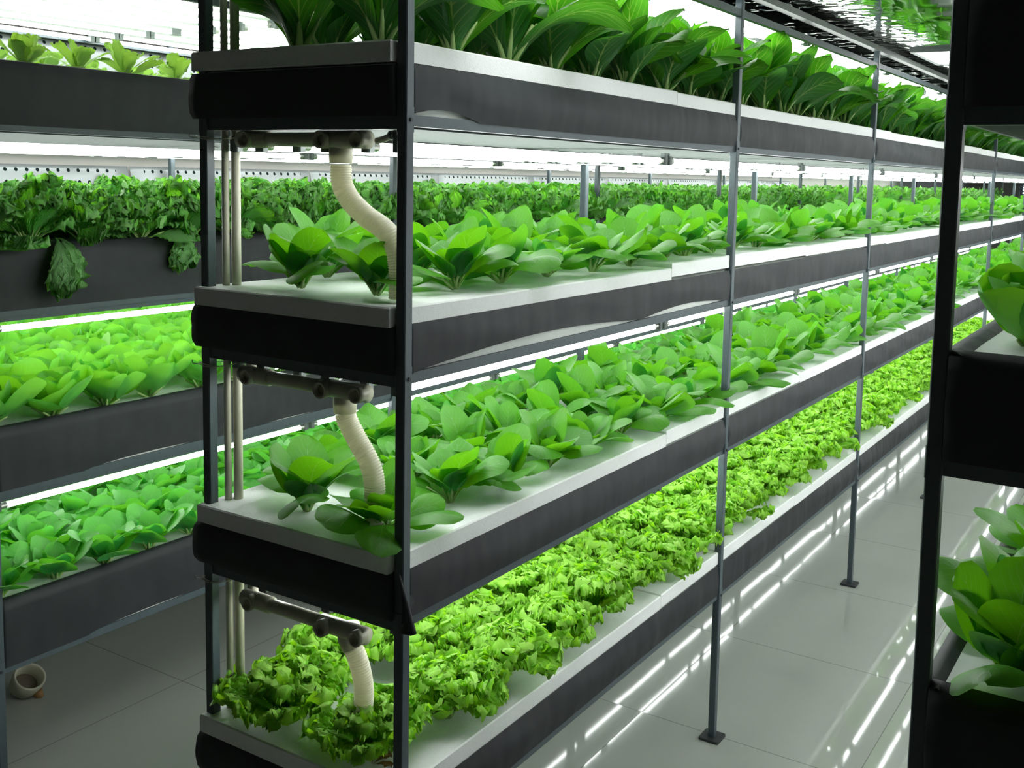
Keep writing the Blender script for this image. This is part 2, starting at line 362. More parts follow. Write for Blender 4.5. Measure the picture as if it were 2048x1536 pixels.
# ------------------------------------------------------------------ troughs with black liner
def hsh(*a): return (math.sin(sum((i*37.7+11.3)*float(x) for i, x in enumerate(a, 1)))*43758.5453) % 1
def vnoise(x, seed):
    i = math.floor(x); f = x-i; f = f*f*(3-2*f); return hsh(i, seed)*(1-f)+hsh(i+1, seed)*f
def side_ys(y1, nb):
    ys = list(np.arange(0, y1, .035))
    for k in range(nb+1): ys += [k*BAY-.004, k*BAY-.001, k*BAY+PS+.001, k*BAY+PS+.004]
    return sorted(set(round(y, 4) for y in ys if -.0001 <= y <= y1))
def in_post(y): 
    k = round((y-PS/2)/BAY); return abs(y-PS/2-k*BAY) < PS/2+.0025
def trough(rackw, L, x0, x1, nb, hc, overfold, seed, bulge=.010, gaps=(), group=None, wrap=True):
    """x1 = aisle-facing side. hc = top of the liner above the tier level"""
    t = link('growing_trough', None, loc=(0, 0, 0))
    tag(t, 'black-lined growing trough on the %s of the %s' % (TIERW[L], rackw), 'trough', None)
    z0 = Z[L]+.0225; zt = Z[L]+hc; y1 = nb*BAY
    # white inner tray, notched round the posts
    tr = MB(); ys = side_ys(y1, nb); out = []
    for y in ys: out.append((x1-(.029 if in_post(y) else .013), y))
    for y in reversed(ys): out.append((x0+(.029 if in_post(y) else .013), y))
    n = len(out); zz = zt-.002
    V = [(x, y, z0) for x, y in out]+[(x, y, zz) for x, y in out]
    F = [(i, (i+1) % n, n+(i+1) % n, n+i) for i in range(n)]
    h = len(ys)
    F += [(i, i+1, n-2-i, n-1-i)[::-1] for i in range(h-1)]+[(n+i, n+i+1, 2*n-2-i, 2*n-1-i) for i in range(h-1)]
    tr.add(V, F); tr.obj('inner_tray', 'tray', t)
    # liner sheets: aisle side, other side, near end
    for side in (1, -1):
        xs = x1 if side > 0 else x0; m = MB(); rows = 7; V = []
        for y in ys:
            ip = in_post(y)
            for r in range(rows):
                q = r/(rows-1)
                wr = (vnoise(y*5+q*1.7, seed)-.5)*.010+(vnoise(y*14-q*3, seed+3)-.5)*.004
                xo = xs-side*.027 if ip else xs-side*(.0065 if q < .999 else .009)+side*min(1, max(0, (y-PS)/.3))*max(0, (bulge*math.sin(math.pi*min(1, q*1.1))*(.25+.9*vnoise(y*1.3, seed+9))+wr*math.sin(math.pi*q)))
                zb = z0-.006*vnoise(y*1.1, seed+5)-.002
                for (ga, gb, gh) in gaps:
                    if ga < y < gb: zb = z0+gh*math.sin(math.pi*(y-ga)/(gb-ga))
                if ip: zb = z0
                if side > 0 and not ip and r == 0: xo = xs-.0045
                V.append((xo, y, zb+(zt-zb)*q))
            if overfold:
                V.append((xs-side*(.035 if ip else .028), y, zt+.002+.003*vnoise(y*6, seed+2)))
                V.append((xs-side*(.05+.012*vnoise(y*2.5, seed+4)), y, zt-.008))
        R = rows+(2 if overfold else 0)
        F = [(i*R+j, (i+1)*R+j, (i+1)*R+j+1, i*R+j+1) for i in range(len(ys)-1) for j in range(R-1)]
        if side < 0: F = [q[::-1] for q in F]
        m.add(V, F); o = m.obj('liner', 'cloth', t, True)
    # near end sheet, drawn round the far corner post
    m = MB(); V = []; rows = 9; xs = list(np.linspace(x0-.012 if wrap else x0+PS+.001, x1-PS-.001, 26))
    pre = [(x0-.010, .10), (x0-.014, .05)] if wrap else [(x0+PS+.0012, .03)]
    path = [(px, py, 0) for px, py in pre]+[(x, -.006, 1) for x in xs]+[(x1-PS-.0012, .03, 0)]
    for i, (x, y, e) in enumerate(path):
        for r in range(rows):
            q = r/(rows-1); bb = max(0, math.sin(math.pi*q))**.35
            yy = y-(.012 if L in 'CD' else .006)*bb*(.5+.5*vnoise(x*9, seed+1))*e-(.004*(vnoise(x*30+q*4, seed)-.5))*e*bb
            xx = x-(.008*bb if wrap and 0 < i < 5 else 0)
            V.append((xx, yy, z0-.004+(zt-z0-(.0 if not overfold else -.004))*q))
        if overfold: V.append((x, y+.03 if e else y, zt+.006))
    R = rows+(1 if overfold else 0)
    F = [(i*R+j, (i+1)*R+j, (i+1)*R+j+1, i*R+j+1) for i in range(len(path)-1) for j in range(R-1)]
    m.add(V, F); m.obj('end_liner', 'cloth', t, True)
    return t
HC = .1186
for i, L in enumerate('ABCD'):
    g = {'A': [(.02, .22, .014)], 'B': [(.03, 1.02, .024), (1.0, 1.62, .018)], 'C': [], 'D': []}[L]
    t = trough('centre rack', L, MX0, MX1, NB, HC, False, 3+i*7, gaps=g)
    if L == 'C':   # folded corner of the liner sticking out past the near post
        V = []; z0 = Z['C']+.02
        A = np.array([-.006, -.004, z0+.098]); Bp = np.array([.050, -.028, z0-.002]); Cc = np.array([-.004, -.004, z0-.012]); Dd = np.array([-.006, .05, z0+.03])
        m = MB(); ring = smooth_curve([A, A*.4+Bp*.6+np.array([.004, -.004, .004]), Bp], 9)
        V = []
        for k, p in enumerate(ring):
            q = Cc+(p-Cc)*.02
            for j in range(6):
                s_ = j/5; w_ = Cc+(Dd-Cc)*(1-k/8)
                V.append(p*(1-s_)+w_*s_+np.array([0, -.012*math.sin(math.pi*s_), 0]))
        F = [(i*6+j, i*6+j+1, (i+1)*6+j+1, (i+1)*6+j) for i in range(8) for j in range(5)]
        m.add(V, F); m.tube(smooth_curve([A, (A+Bp)/2+np.array([.006, -.005, 0]), Bp], 8), [.002, .003, .004, .005, .006, .006, .007, .007], 8)
        m.obj('liner_fold', 'cloth', t, True)
for i, L in enumerate('ABCD'):
    trough('wall rack', L, LX0, LX1, NB, {'A': .186, 'B': .195, 'C': .190, 'D': .205}[L], True, 40+i*5, bulge=.006, gaps=[(.28, .72, .007), (.9, 1.3, .005)] if L in 'CD' else [])
for i, L in enumerate('ABCD'):
    trough('near rack', L, RX0, RX1, 6, .170, True, 70+i*5, bulge=.003, wrap=False)
# ------------------------------------------------------------------ foam boards
def boards(rackw, L, x0, x1, nb, zt, cols, inset, group, th=.040):
    n = int(nb*BAY/BL+.99); wd = (x1-x0)/cols
    for c in range(cols):
        for k in range(n):
            ya = k*BL+.0008; yb = min((k+1)*BL-.0008, nb*BAY+.01)
            if k == 0 and inset < .02: ya = -.016
            dz = (hsh(k, ord(L), c)-.5)*.008
            if rackw == 'centre rack': dz = {'A0': .001, 'B0': -.006, 'B1': .008, 'B2': .004, 'C1': .005, 'D1': .003}.get(L+str(k), dz)
            xa = x0+c*wd+.001; xb = x0+(c+1)*wd-.001
            if c == 0: xa = x0+inset
            if c == cols-1: xb = x1-inset
            m = MB(); pts = []
            for (xx, sg, act) in ((xb, 1, c == cols-1 and inset < .02), (xa, -1, c == 0 and inset < .02)):
                row = [(xx, ya)]
                if act:
                    for q in range(nb+1):
                        a, b = q*BAY-.002, q*BAY+PS+.002
                        if b > ya and a < yb:
                            ix = (x1-.027) if sg > 0 else (x0+.027)
                            if a > ya: row += [(xx, a), (ix, a)]
                            else: row[0] = (ix, ya)
                            if ya < 0 and q == 0 and sg > 0: row = [(ix, ya)]
                            if ya < 0 and q == 0 and sg < 0: row = [(xx-.012, ya), (xx-.012, .04)]; continue
                            if b < yb: row += [(ix, b), (xx, b)]
                row.append((xx, yb)); pts.append(row)
            ring = pts[0]+pts[1][::-1]; nn = len(ring); z1 = zt+dz; z0 = z1-th; bv = .003
            cx = (xa+xb)/2; cy = (ya+yb)/2
            inn = [(x+(bv if x < cx else -bv), y+(bv if y < cy else -bv)) for x, y in ring]
            V = [(x, y, z0) for x, y in ring]+[(x, y, z1-bv) for x, y in ring]+[(x, y, z1) for x, y in inn]
            F = [tuple(range(nn-1, -1, -1)), tuple(range(2*nn, 3*nn))]+[(r*nn+i, r*nn+(i+1) % nn, (r+1)*nn+(i+1) % nn, (r+1)*nn+i) for r in (0, 1) for i in range(nn)]
            m.add(V, F); o = m.obj('foam_board', 'foam')
            pos = '%s from the near end' % ORD[min(k, 15)]
            extra = '' if cols == 1 else (', aisle half' if c == cols-1 else ', inner half')
            tag(o, 'white foam planting board, %s of %s%s, %s' % (TIERW[L], rackw, extra, pos), 'foam board', group)
for L in 'ABCD': boards('centre rack', L, MX0, MX1, NB, Z[L]+.159, 1, .0095, 'foam boards on the centre rack')
LT = {'A': .180, 'B': .186, 'C': .186, 'D': .200}
for L in 'ABCD': boards('wall rack', L, LX0, LX1, NB, Z[L]+LT[L], 2, .03, 'foam boards on the wall rack')
for L in 'ABCD': boards('near rack', L, RX0, RX1, 6, Z[L]+.150, 1, .045, 'foam boards on the near rack')
# ------------------------------------------------------------------ fluorescent lamps
TR = .0085; TL = 1.15
tube_m = MB().tube([(0, -TL/2, 0), (0, TL/2, 0)], TR, 12).mesh('tube', 'tube', True)
hb = MB(); hb.box(-.012, .012, -.008, .012, -.012, .014, bev=.003); hb.tube([(0, .012, 0), (0, .03, 0)], TR+.001, 12, 1); hb.box(-.006, .006, -.004, .004, .014, .022)
hold_m = hb.mesh('lamp_holder', ['holder', 'cap'])
hold_m2 = MB()
hb2 = MB(); hb2.box(-.012, .012, -.012, .008, -.012, .014, bev=.003); hb2.tube([(0, -.03, 0), (0, -.012, 0)], TR+.001, 12, 1); hb2.box(-.006, .006, -.004, .004, .014, .022)
hold_mb = hb2.mesh('lamp_holder', ['holder', 'cap'])
one = MB().tube([(0, -TL/2, 0), (0, TL/2, 0)], TR, 8, 0)
for s_ in (-1, 1): one.box(-.010, .010, s_*(TL/2+.018)-.012, s_*(TL/2+.018)+.012, -.012, .014, 1)
lamp_far = one.mesh('fluorescent_lamp', ['tube', 'holder'])
lamps = []
def lamp_rows(rackw, x0, x1, rows, n, inset=.052, y0=.03):
    for (L, z) in (('T', ZLAMP+.009), ('A', Z['A']-.038), ('B', Z['B']-(.020 if rackw == 'centre rack' else .038)), ('C', Z['C']-(.018 if rackw == 'centre rack' else .038))):
        for r in range(rows):
            x = x1-inset-(x1-x0-2*inset)*r/(rows-1)
            for k in range(n):
                st = 0 if r % 2 == 0 else .015
                lamps.append(((x, y0+k*1.205+.6+st, z), rackw, L, r, k))
lamp_rows('centre rack', MX0, MX1, 6, 13)
lamp_rows('wall rack', LX0, LX1, 8, 13)
lamp_rows('near rack', RX0, RX1, 5, 7, y0=.75)
vis = [l for l in lamps if l[1] != 'near rack' or l[4] < 1]
lamps.sort(key=lambda l: (l[1] == 'near rack')*30+depth(l[0])+(l[1] == 'wall rack' and l[3] > 3)*6)
LW = {'T': 'top canopy of', 'A': 'under top tier of', 'B': 'under second tier of', 'C': 'under third tier of'}
stuff = []
for i, (p, rw, L, r, k) in enumerate(lamps):
    lab = 'fluorescent tube %s %s, %s row from aisle, %s along' % (LW[L], rw, ORD[r], ORD[k])
    if rw == 'near rack': stuff.append(p); continue
    if i >= 300: stuff.append(p); continue
    if i < 170:
        t = link('fluorescent_lamp', None, loc=p)
        link('tube', tube_m, t); link('lamp_holder', hold_m, t, (0, -TL/2-.014, 0)); link('lamp_holder', hold_mb, t, (0, TL/2+.014, 0))
    else: t = link('fluorescent_lamp', lamp_far, loc=p)
    tag(t, lab, 'lamp', 'fluorescent tubes of the racks')
sm = MB()
for p in stuff:
    sm.tube([(p[0], p[1]-TL/2, p[2]), (p[0], p[1]+TL/2, p[2])], TR, 6, 0)
    for s_ in (-1, 1): sm.box(p[0]-.010, p[0]+.010, p[1]+s_*(TL/2+.018)-.012, p[1]+s_*(TL/2+.018)+.012, p[2]-.012, p[2]+.014, 1)
tag(sm.obj('distant_lamps', ['tube', 'holder']), 'rows of glowing tubes deep in the racks, farthest off', 'lamps', kind='stuff')
# ------------------------------------------------------------------ perforated sheets behind the wall rack
rowz = {'T': 2.412, 'A': 1.887, 'B': 1.40, 'C': .93, 'E': .489}
lo = {'T': 2.20, 'A': 1.70, 'B': 1.21, 'C': .73, 'E': .06}
wordt = {'T': 'above the top tier', 'A': 'above the second tier', 'B': 'above the third tier', 'C': 'above the lowest tier', 'E': 'under the lowest tier'}
for key in 'TABCE':
    for k in range(9):
        y0 = 1.464+(k-1)*1.119+.004; zt = rowz[key]+.022; zb = lo[key]; V = []; U = []; nz, ny = 12, 10
        for j in range(nz+1):
            q = j/nz; z = zt+(zb-zt)*q
            for i in range(ny+1):
                s_ = i/ny
                bul = .020*math.sin(math.pi*min(1, q*1.02))**.8*(.75+.25*math.sin(math.pi*s_))+.004*math.sin(6*s_+k)
                V.append((-2.83+bul, y0+s_*1.111, z)); U.append((s_*1.111, (zt-.022)-z+1e-5))
        F = [(j*(ny+1)+i, (j+1)*(ny+1)+i, (j+1)*(ny+1)+i+1, j*(ny+1)+i+1) for j in range(nz) for i in range(ny)]
        m = MB(); m.add(V, F, 0, U); o = m.obj('perforated_sheet', 'perf', None, True)
        md = o.modifiers.new('thick', 'SOLIDIFY'); md.thickness = .001
        tag(o, 'zinc sheet with three hole rows, %s of the wall rack, %s along' % (wordt[key], ORD[k]), 'metal sheet', 'perforated sheets behind the wall rack')
# ------------------------------------------------------------------ pipes at the near end
for i, (x, y, r) in enumerate(((-.5535, .046, .0082), (-.5425, .066, .0105))):
    o = MB().tube([(x, y, .0), (x, y, 2.49)], r, 14).obj('standpipe', 'pvc', None, True)
    tag(o, ['slim cream standpipe against the end post of the centre rack', 'thicker cream standpipe, second from the end post of the centre rack'][i], 'pipe', 'standpipes at the rack end')
for L in 'ABC':
    z = Z[L]-.022; m = MB()
    for dz in (0, .004):
        m.tube(smooth_curve([(-.588, -.003, z+dz), (-.560, -.004, z-.003+dz), (-.535, .02, z-.002), (-.520, .07, z+.004), (-.545, .075, z), (-.588, .03, z), (-.588, -.003, z+dz)], 26), .0011, 5)
    m.tube(smooth_curve([(-.588, -.004, z), (-.597, -.012, z+.002), (-.594, -.016, z+.010)], 6), .0013, 5)
    tag(m.obj('tie_wire', 'wire', None, True), 'pale wire tying the standpipes to the post under the %s' % TIERW[L], 'wire', 'tie wires')
def stub(m, x, y, z, r, l):   # short open socket facing the camera side
    n = 20; V = []
    for (yy, rr) in ((y, r*.97), (y-l*.5, r), (y-l, r), (y-l, r*.74), (y-l*.2, r*.72)):
        for k in range(n):
            g = 2*math.pi*k/n; V.append((x+rr*math.cos(g), yy, z+rr*math.sin(g)))
    F = [(i*n+k, i*n+(k+1) % n, (i+1)*n+(k+1) % n, (i+1)*n+k) for i in range(4) for k in range(n)]
    m.add(V, F); V2 = [(x+r*.72*math.cos(2*math.pi*k/n), y-l*.2, z+r*.72*math.sin(2*math.pi*k/n)) for k in range(n)]
    m.add(V2, [tuple(range(n))], 1)
HP = {'A': [(-.213, .05, 1.962), (-.213, .05, 1.905), (-.207, .05, 1.875), (-.188, .055, 1.845), (-.150, .06, 1.815), (-.108, .06, 1.794), (-.080, .06, 1.768), (-.066, .06, 1.720), (-.064, .06, 1.655)],
      'B': [(-.200, .05, 1.446), (-.200, .05, 1.404), (-.193, .055, 1.380), (-.172, .06, 1.345), (-.150, .065, 1.310), (-.138, .07, 1.270), (-.135, .07, 1.215), (-.135, .07, 1.165)],
      'C': [(-.190, .05, .938), (-.186, .05, .915), (-.172, .055, .885), (-.163, .06, .850), (-.160, .065, .810), (-.165, .07, .760), (-.168, .07, .665)]}
for L in 'ABC':
    z = {'A': 1.9705, 'B': 1.4575, 'C': .945}[L]; r = .0185
    t = link('drain_pipe', None, loc=(0, 0, 0)); tag(t, 'cream drain pipe with elbow and ribbed hose under the %s' % TIERW[L], 'pipe', 'drain pipes of the centre rack')
    pm = MB().tube([(-.462, .035, z), (-.24, .035, z)], .0150, 18); pm.obj('cross_pipe', 'pvc', t, True)
    m = MB(); m.tube([(-.490, .035, z), (-.405, .035, z)], r, 18); stub(m, -.455, .032, z, r*.95, .024); m.tube([(-.47, .035, z-.002), (-.49, .06, z+.004), (-.50, .075, z+.02)], r*.8, 14)
    m.obj('elbow', ['pvc', 'pvc_in'], t, True)
    m = MB(); m.tube([(-.252, .035, z), (-.125, .035, z)], r, 18); stub(m, -.232, .032, z-.001, r*.98, .026); stub(m, -.137, .032, z, r*.92, .024)
    m.tube([(HP[L][0][0], .045, z), (HP[L][0][0], .05, z-.03)], .022, 18)
    m.obj('tee', ['pvc', 'pvc_in'], t, True)
    P = HP[L]; c = smooth_curve(P, 160); seg = np.r_[0, np.cumsum(np.linalg.norm(np.diff(c, axis=0), axis=1))]
    nr = int(seg[-1]/.0014); S2 = np.linspace(0, seg[-1], nr); cc = np.array([[np.interp(s_, seg, c[:, a]) for a in range(3)] for s_ in S2])
    k0 = .042 if L != 'C' else .0
    m = MB(); m.tube([cc[0]+np.array([0, 0, .012]), cc[max(1, int(.02/.0014))], cc[max(2, int(.040/.0014))]], [.0245, .0245, .0235], 22); m.obj('collar', 'hose', t, True)
    m = MB(); m.tube(cc[int(k0/.0014):], [(.0215 if L != 'C' else .0205)+.0011*math.sin(s_*2*math.pi/.0056) for s_ in S2[int(k0/.0014):]], 22); m.obj('ribbed_hose', 'hose', t, True)
# feed fitting at the near post under the top tier
t = link('feed_fitting', None, loc=(0, 0, 0)); tag(t, 'thin feed tube with ribbed brown connector beside the near post', 'fitting')
MB().tube(smooth_curve([(-.118, .05, 1.968), (-.098, .05, 1.972), (-.08, .05, 1.979)], 8), .0065, 10).obj('feed_tube', 'pvc', t, True)
m = MB()
for i in range(5): m.tube([(-.082+i*.010, .05, 1.979+i*.0005), (-.076+i*.010, .05, 1.9795+i*.0005)], .0095+.001*(i % 2), 10)
m.obj('connector', 'holder', t, True)
# toppled pipe cap on the floor under the wall rack
m = MB(); n = 24; V = []
for (h, r) in ((0, .050), (.035, .054), (.062, .056), (.066, .052), (.062, .047), (.012, .043)):
    for k in range(n): g = 2*math.pi*k/n; V.append((r*math.cos(g), r*math.sin(g), h))
F = [(i*n+k, i*n+(k+1) % n, (i+1)*n+(k+1) % n, (i+1)*n+k) for i in range(5) for k in range(n)]+[tuple(range(n-1, -1, -1))]
m.add(V, F); m.add([(.043*math.cos(2*math.pi*k/n), .043*math.sin(2*math.pi*k/n), .012) for k in range(n)], [tuple(range(n))], 1)
o = m.obj('pipe_cap', ['pvc', 'pvc_in'], None, True); o.location = (-2.20, .53, .034); o.rotation_euler = (.30, .62, .5)
q = MB().tube([(.050, 0, .02), (.066, 0, .012), (.078, 0, .016)], [.020, .014, .008], 10).obj('sealing_tape', 'dead', o, True)
tag(o, 'open cream pipe cap lying on the floor under the wall rack', 'pipe cap')
# ------------------------------------------------------------------ plants
GA = 2.39996
def leaf(rng, L, W, a0, a1, az, prof, cup, nu, nv, ruf=0., rfreq=5., r0=.004, wave=.0, fold=.0, z0=.0, pw=1.2, twist=0., serr=0.):
    v = np.linspace(0, 1, nv); ang = a0+(a1-a0)*v**pw
    ds = L/(nv-1); am = (ang[1:]+ang[:-1])/2
    r = r0+np.r_[0, np.cumsum(np.cos(am))*ds]; z = z0+np.r_[0, np.cumsum(np.sin(am))*ds]
    u = np.linspace(-1, 1, nu); w = prof(v)*W
    UU, VV = np.meshgrid(u, v); AA = ang[:, None]
    lat = UU*w[:, None]; nrm = cup*w[:, None]*UU**2*(.3+.7*VV)+fold*w[:, None]*np.abs(UU)
    if wave: nrm = nrm+wave*L*np.sin(VV*rng.uniform(5, 8)+rng.uniform(0, 6)+UU*2.2)*np.abs(UU)**1.5
    if ruf:
        ph = rng.uniform(0, 6.28, 4); s = VV*rfreq+np.abs(UU)*rfreq*.45
        e = (np.abs(UU)**1.6*.9+VV**5*.8)*np.clip(VV*1.6-.25, 0, 1)
        nrm = nrm+ruf*e*(np.sin(s*2.9*np.sign(UU+1e-9)+ph[0]+UU*rfreq)+.6*np.sin(s*6.3+ph[1]+UU*rfreq*2.1)+.35*np.sin(s*11+ph[3]))
        lat = lat*(1+.12*e*np.sin(s*5+ph[2]))
        sh = ruf*e*.8*np.sin(s*4.7+ph[1]+UU*7)
    else: sh = 0
    ra = r[:, None]-nrm*np.sin(AA)+sh*np.cos(AA); za = z[:, None]+nrm*np.cos(AA)+sh*np.sin(AA)
    if twist: 
        tw = twist*VV; la2 = lat*np.cos(tw); za = za+lat*np.sin(tw); lat = la2
    ca, sa = math.cos(az), math.sin(az)
    X = ra*ca-lat*sa; Yy = ra*sa+lat*ca
    V = np.stack([X, Yy, za], -1).reshape(-1, 3); uv = np.stack([(UU+1)/2, VV*.995+.002], -1).reshape(-1, 2)
    F = [(i*nu+j, i*nu+j+1, (i+1)*nu+j+1, (i+1)*nu+j) for i in range(nv-1) for j in range(nu-1)]
    return V, F, uv
def p_spoon(v):
    t = np.clip((v-.26)/.74, 0, 1); b = np.sqrt(np.clip(1-(2*t**.85-1)**2, 0, 1))
    return np.maximum(.11+.05*(1-v), b*np.where(v > .26, 1, 0)); 
def p_rom(v):
    t = np.clip((v-.12)/.88, 0, 1)
    return np.maximum(.17*(v < .93), np.sin(math.pi*t**1.35)**.62*(t > 0))
def p_fan(v): return np.clip(.10+.95*v**1.1, 0, 1)*np.sqrt(np.clip(1-((v-.80)/.225).clip(0, 1)**2, .04, 1))
def p_kale(v): return np.clip(.07+1.0*np.clip((v-.2)/.6, 0, 1)**.8, 0, 1)*np.sqrt(np.clip(1-((v-.75)/.27).clip(0, 1)**2, .04, 1))
def plant(kind, seed, lod, only=None):
    """lod 0 fine, 1 middle, 2 coarse -> MB with material 0 = leaf, and an MB for the stalks"""
    rng = np.random.default_rng(seed*17+5); m = MB(); st = MB(); az = rng.uniform(0, 6.28)
    def stalk(L, a0, az, r, frac=.3):
        p = [(.004*math.cos(az), .004*math.sin(az), 0)]; q = frac*L
        for k in (.5, 1): p.append(((.004+q*k*math.cos(a0))*math.cos(az), (.004+q*k*math.cos(a0))*math.sin(az), q*k*math.sin(a0)))
        st.tube(p, [r*1.5, r, r*.7], 6)
    if kind in ('spoon', 'round', 'deep'):
        n = {'spoon': 18, 'round': 17, 'deep': 17}[kind]; n = n if lod < 2 else 10
        nu, nv = ((9, 13), (7, 9), (5, 7))[lod]
        for i in range(n):
            t = i/(n-1); az += GA+rng.normal(0, .18)
            if kind == 'spoon':
                L = .195-.115*t; W = (.060-.031*t)*rng.uniform(.85, 1.15)
                if rng.random() < (.5 if seed < 62 else .10): a0 = math.radians(58+24*t+rng.normal(0, 8)); a1 = math.radians(26+40*t+rng.normal(0, 18)); cup = rng.uniform(-.1, .45)
                else: a0 = math.radians(36+46*t+rng.normal(0, 9)); a1 = math.radians(-28+85*t+rng.normal(0, 18)); cup = rng.uniform(-.75, -.15)+.8*t
            elif kind == 'round': L = .170-.08*t; W = (.063-.029*t)*rng.uniform(.9, 1.1); a0 = math.radians(30+50*t+rng.normal(0, 8)); a1 = math.radians(50+34*t+rng.normal(0, 18)); cup = rng.uniform(.35, .7)
            else: L = .160-.085*t; W = (.050-.022*t)*rng.uniform(.9, 1.1); a0 = math.radians(40+42*t+rng.normal(0, 8)); a1 = math.radians(8+60*t+rng.normal(0, 15)); cup = rng.uniform(-.5, .3)+.4*t
            L *= rng.uniform(.88, 1.12)
            m.add(*_o(leaf(rng, L, W, a0, a1, az, p_spoon, cup, nu, nv, wave=.018, z0=.003, pw=1.5, twist=rng.normal(0, .35))))
            if lod == 0: stalk(L, a0, az, .0035)
    elif kind == 'romaine':
        n = 13 if lod < 2 else 9; nu, nv = ((9, 16), (7, 11), (5, 8))[lod]
        for i in range(n):
            t = i/(n-1); az += GA+rng.normal(0, .2)
            L = (.30-.06*t)*rng.uniform(.75, 1.1); W = (.068-.016*t)*rng.uniform(.8, 1.1)
            a0 = math.radians(58+26*t+rng.normal(0, 6)); a1 = math.radians(-22+88*t+rng.normal(0, 16))
            m.add(*_o(leaf(rng, L, W, a0, a1, az, p_rom, rng.uniform(-.1, .35), nu, nv, wave=.022, pw=1.6, twist=rng.normal(0, .3))))
            if lod == 0: stalk(L, a0, az, .0055, .34)
    elif kind == 'curly':
        n = (20, 16, 10)[lod]; nu, nv = ((61, 44), (41, 28), (13, 10))[lod]
        for i in range(n):
            t = i/(n-1); az += GA+rng.normal(0, .2)
            L = (.142-.035*t)*rng.uniform(.9, 1.1); W = (.072-.022*t)*rng.uniform(.85, 1.1)
            a0 = math.radians(44+44*t+rng.normal(0, 6)); a1 = math.radians(-8+84*t+rng.normal(0, 12))
            m.add(*_o(leaf(rng, L, W, a0, a1, az, p_fan, rng.uniform(0, .3), nu, nv, ruf=(.0085, .0085, .009)[lod], rfreq=(11., 8.5, 5.)[lod], pw=1.2, z0=.004)))
            if lod == 0: stalk(L, a0, az, .004, .25)
    elif kind == 'kale':
        n = (20, 16, 10)[lod]; nu, nv = ((45, 34), (25, 19), (11, 9))[lod]
        for i in range(n):
            t = i/(n-1); az += GA+rng.normal(0, .2)
            L = (.175-.035*t)*rng.uniform(.8, 1.2); W = (.050-.010*t)*rng.uniform(.85, 1.2)
            a0 = math.radians(38+42*t+rng.normal(0, 9)); a1 = math.radians(-45+110*t+rng.normal(0, 22))
            m.add(*_o(leaf(rng, L, W, a0, a1, az, p_kale, rng.uniform(-.2, .2), nu, nv, ruf=.0095, rfreq=(12., 8., 6.)[lod], pw=1.5, z0=.004, twist=rng.normal(0, .5))))
            if lod == 0: stalk(L, a0, az, .003, .4)
    elif kind == 'pale':
        n = 11 if lod < 2 else 8; nu, nv = ((11, 11), (9, 9), (7, 6))[lod]
        for i in range(n):
            t = i/(n-1); az += GA+rng.normal(0, .2)
            L = (.12-.035*t)*rng.uniform(.7, 1.2); W = (.042-.012*t)*rng.uniform(.85, 1.1)
            a0 = math.radians(35+45*t+rng.normal(0, 9)); a1 = math.radians(5+70*t+rng.normal(0, 18))
            m.add(*_o(leaf(rng, L, W, a0, a1, az, p_fan, rng.uniform(0, .5), nu, nv, ruf=.003, rfreq=4., pw=1.2, z0=.004)))
            if lod == 0: stalk(L, a0, az, .0035, .25)
    for a in m.v: a[:, 2] = np.maximum(a[:, 2], .0025)
    return m, st
def _o(x): return x[0], x[1], 0, x[2]
NV = 5; CACHE = {}
NAME = {'spoon': 'spoon_leaf_cabbage', 'round': 'round_leaf_lettuce', 'deep': 'small_leaf_cabbage', 'romaine': 'romaine_lettuce', 'curly': 'curly_lettuce', 'kale': 'frilled_kale', 'pale': 'pale_lettuce'}
CAT = {'spoon': 'leafy cabbage', 'round': 'lettuce', 'deep': 'leafy cabbage', 'romaine': 'romaine lettuce', 'curly': 'lettuce', 'kale': 'kale', 'pale': 'lettuce'}
DESC = {'spoon': 'spoon-leaved green', 'round': 'cupped bright lettuce', 'deep': 'small dense green', 'romaine': 'tall dark romaine', 'curly': 'curly lime lettuce', 'kale': 'frilly dark kale', 'pale': 'pale lettuce'}
def pmesh(kind, v, lod):
    key = (kind, v, lod)
    if key not in CACHE:
        m, st = plant(kind, v*31+len(kind), lod)
        CACHE[key] = (m.mesh(NAME[kind], kind, True), st.mesh('stalk_cluster', 'stalk', True) if st.n else None)
    return CACHE[key]
RND = random.Random(7)
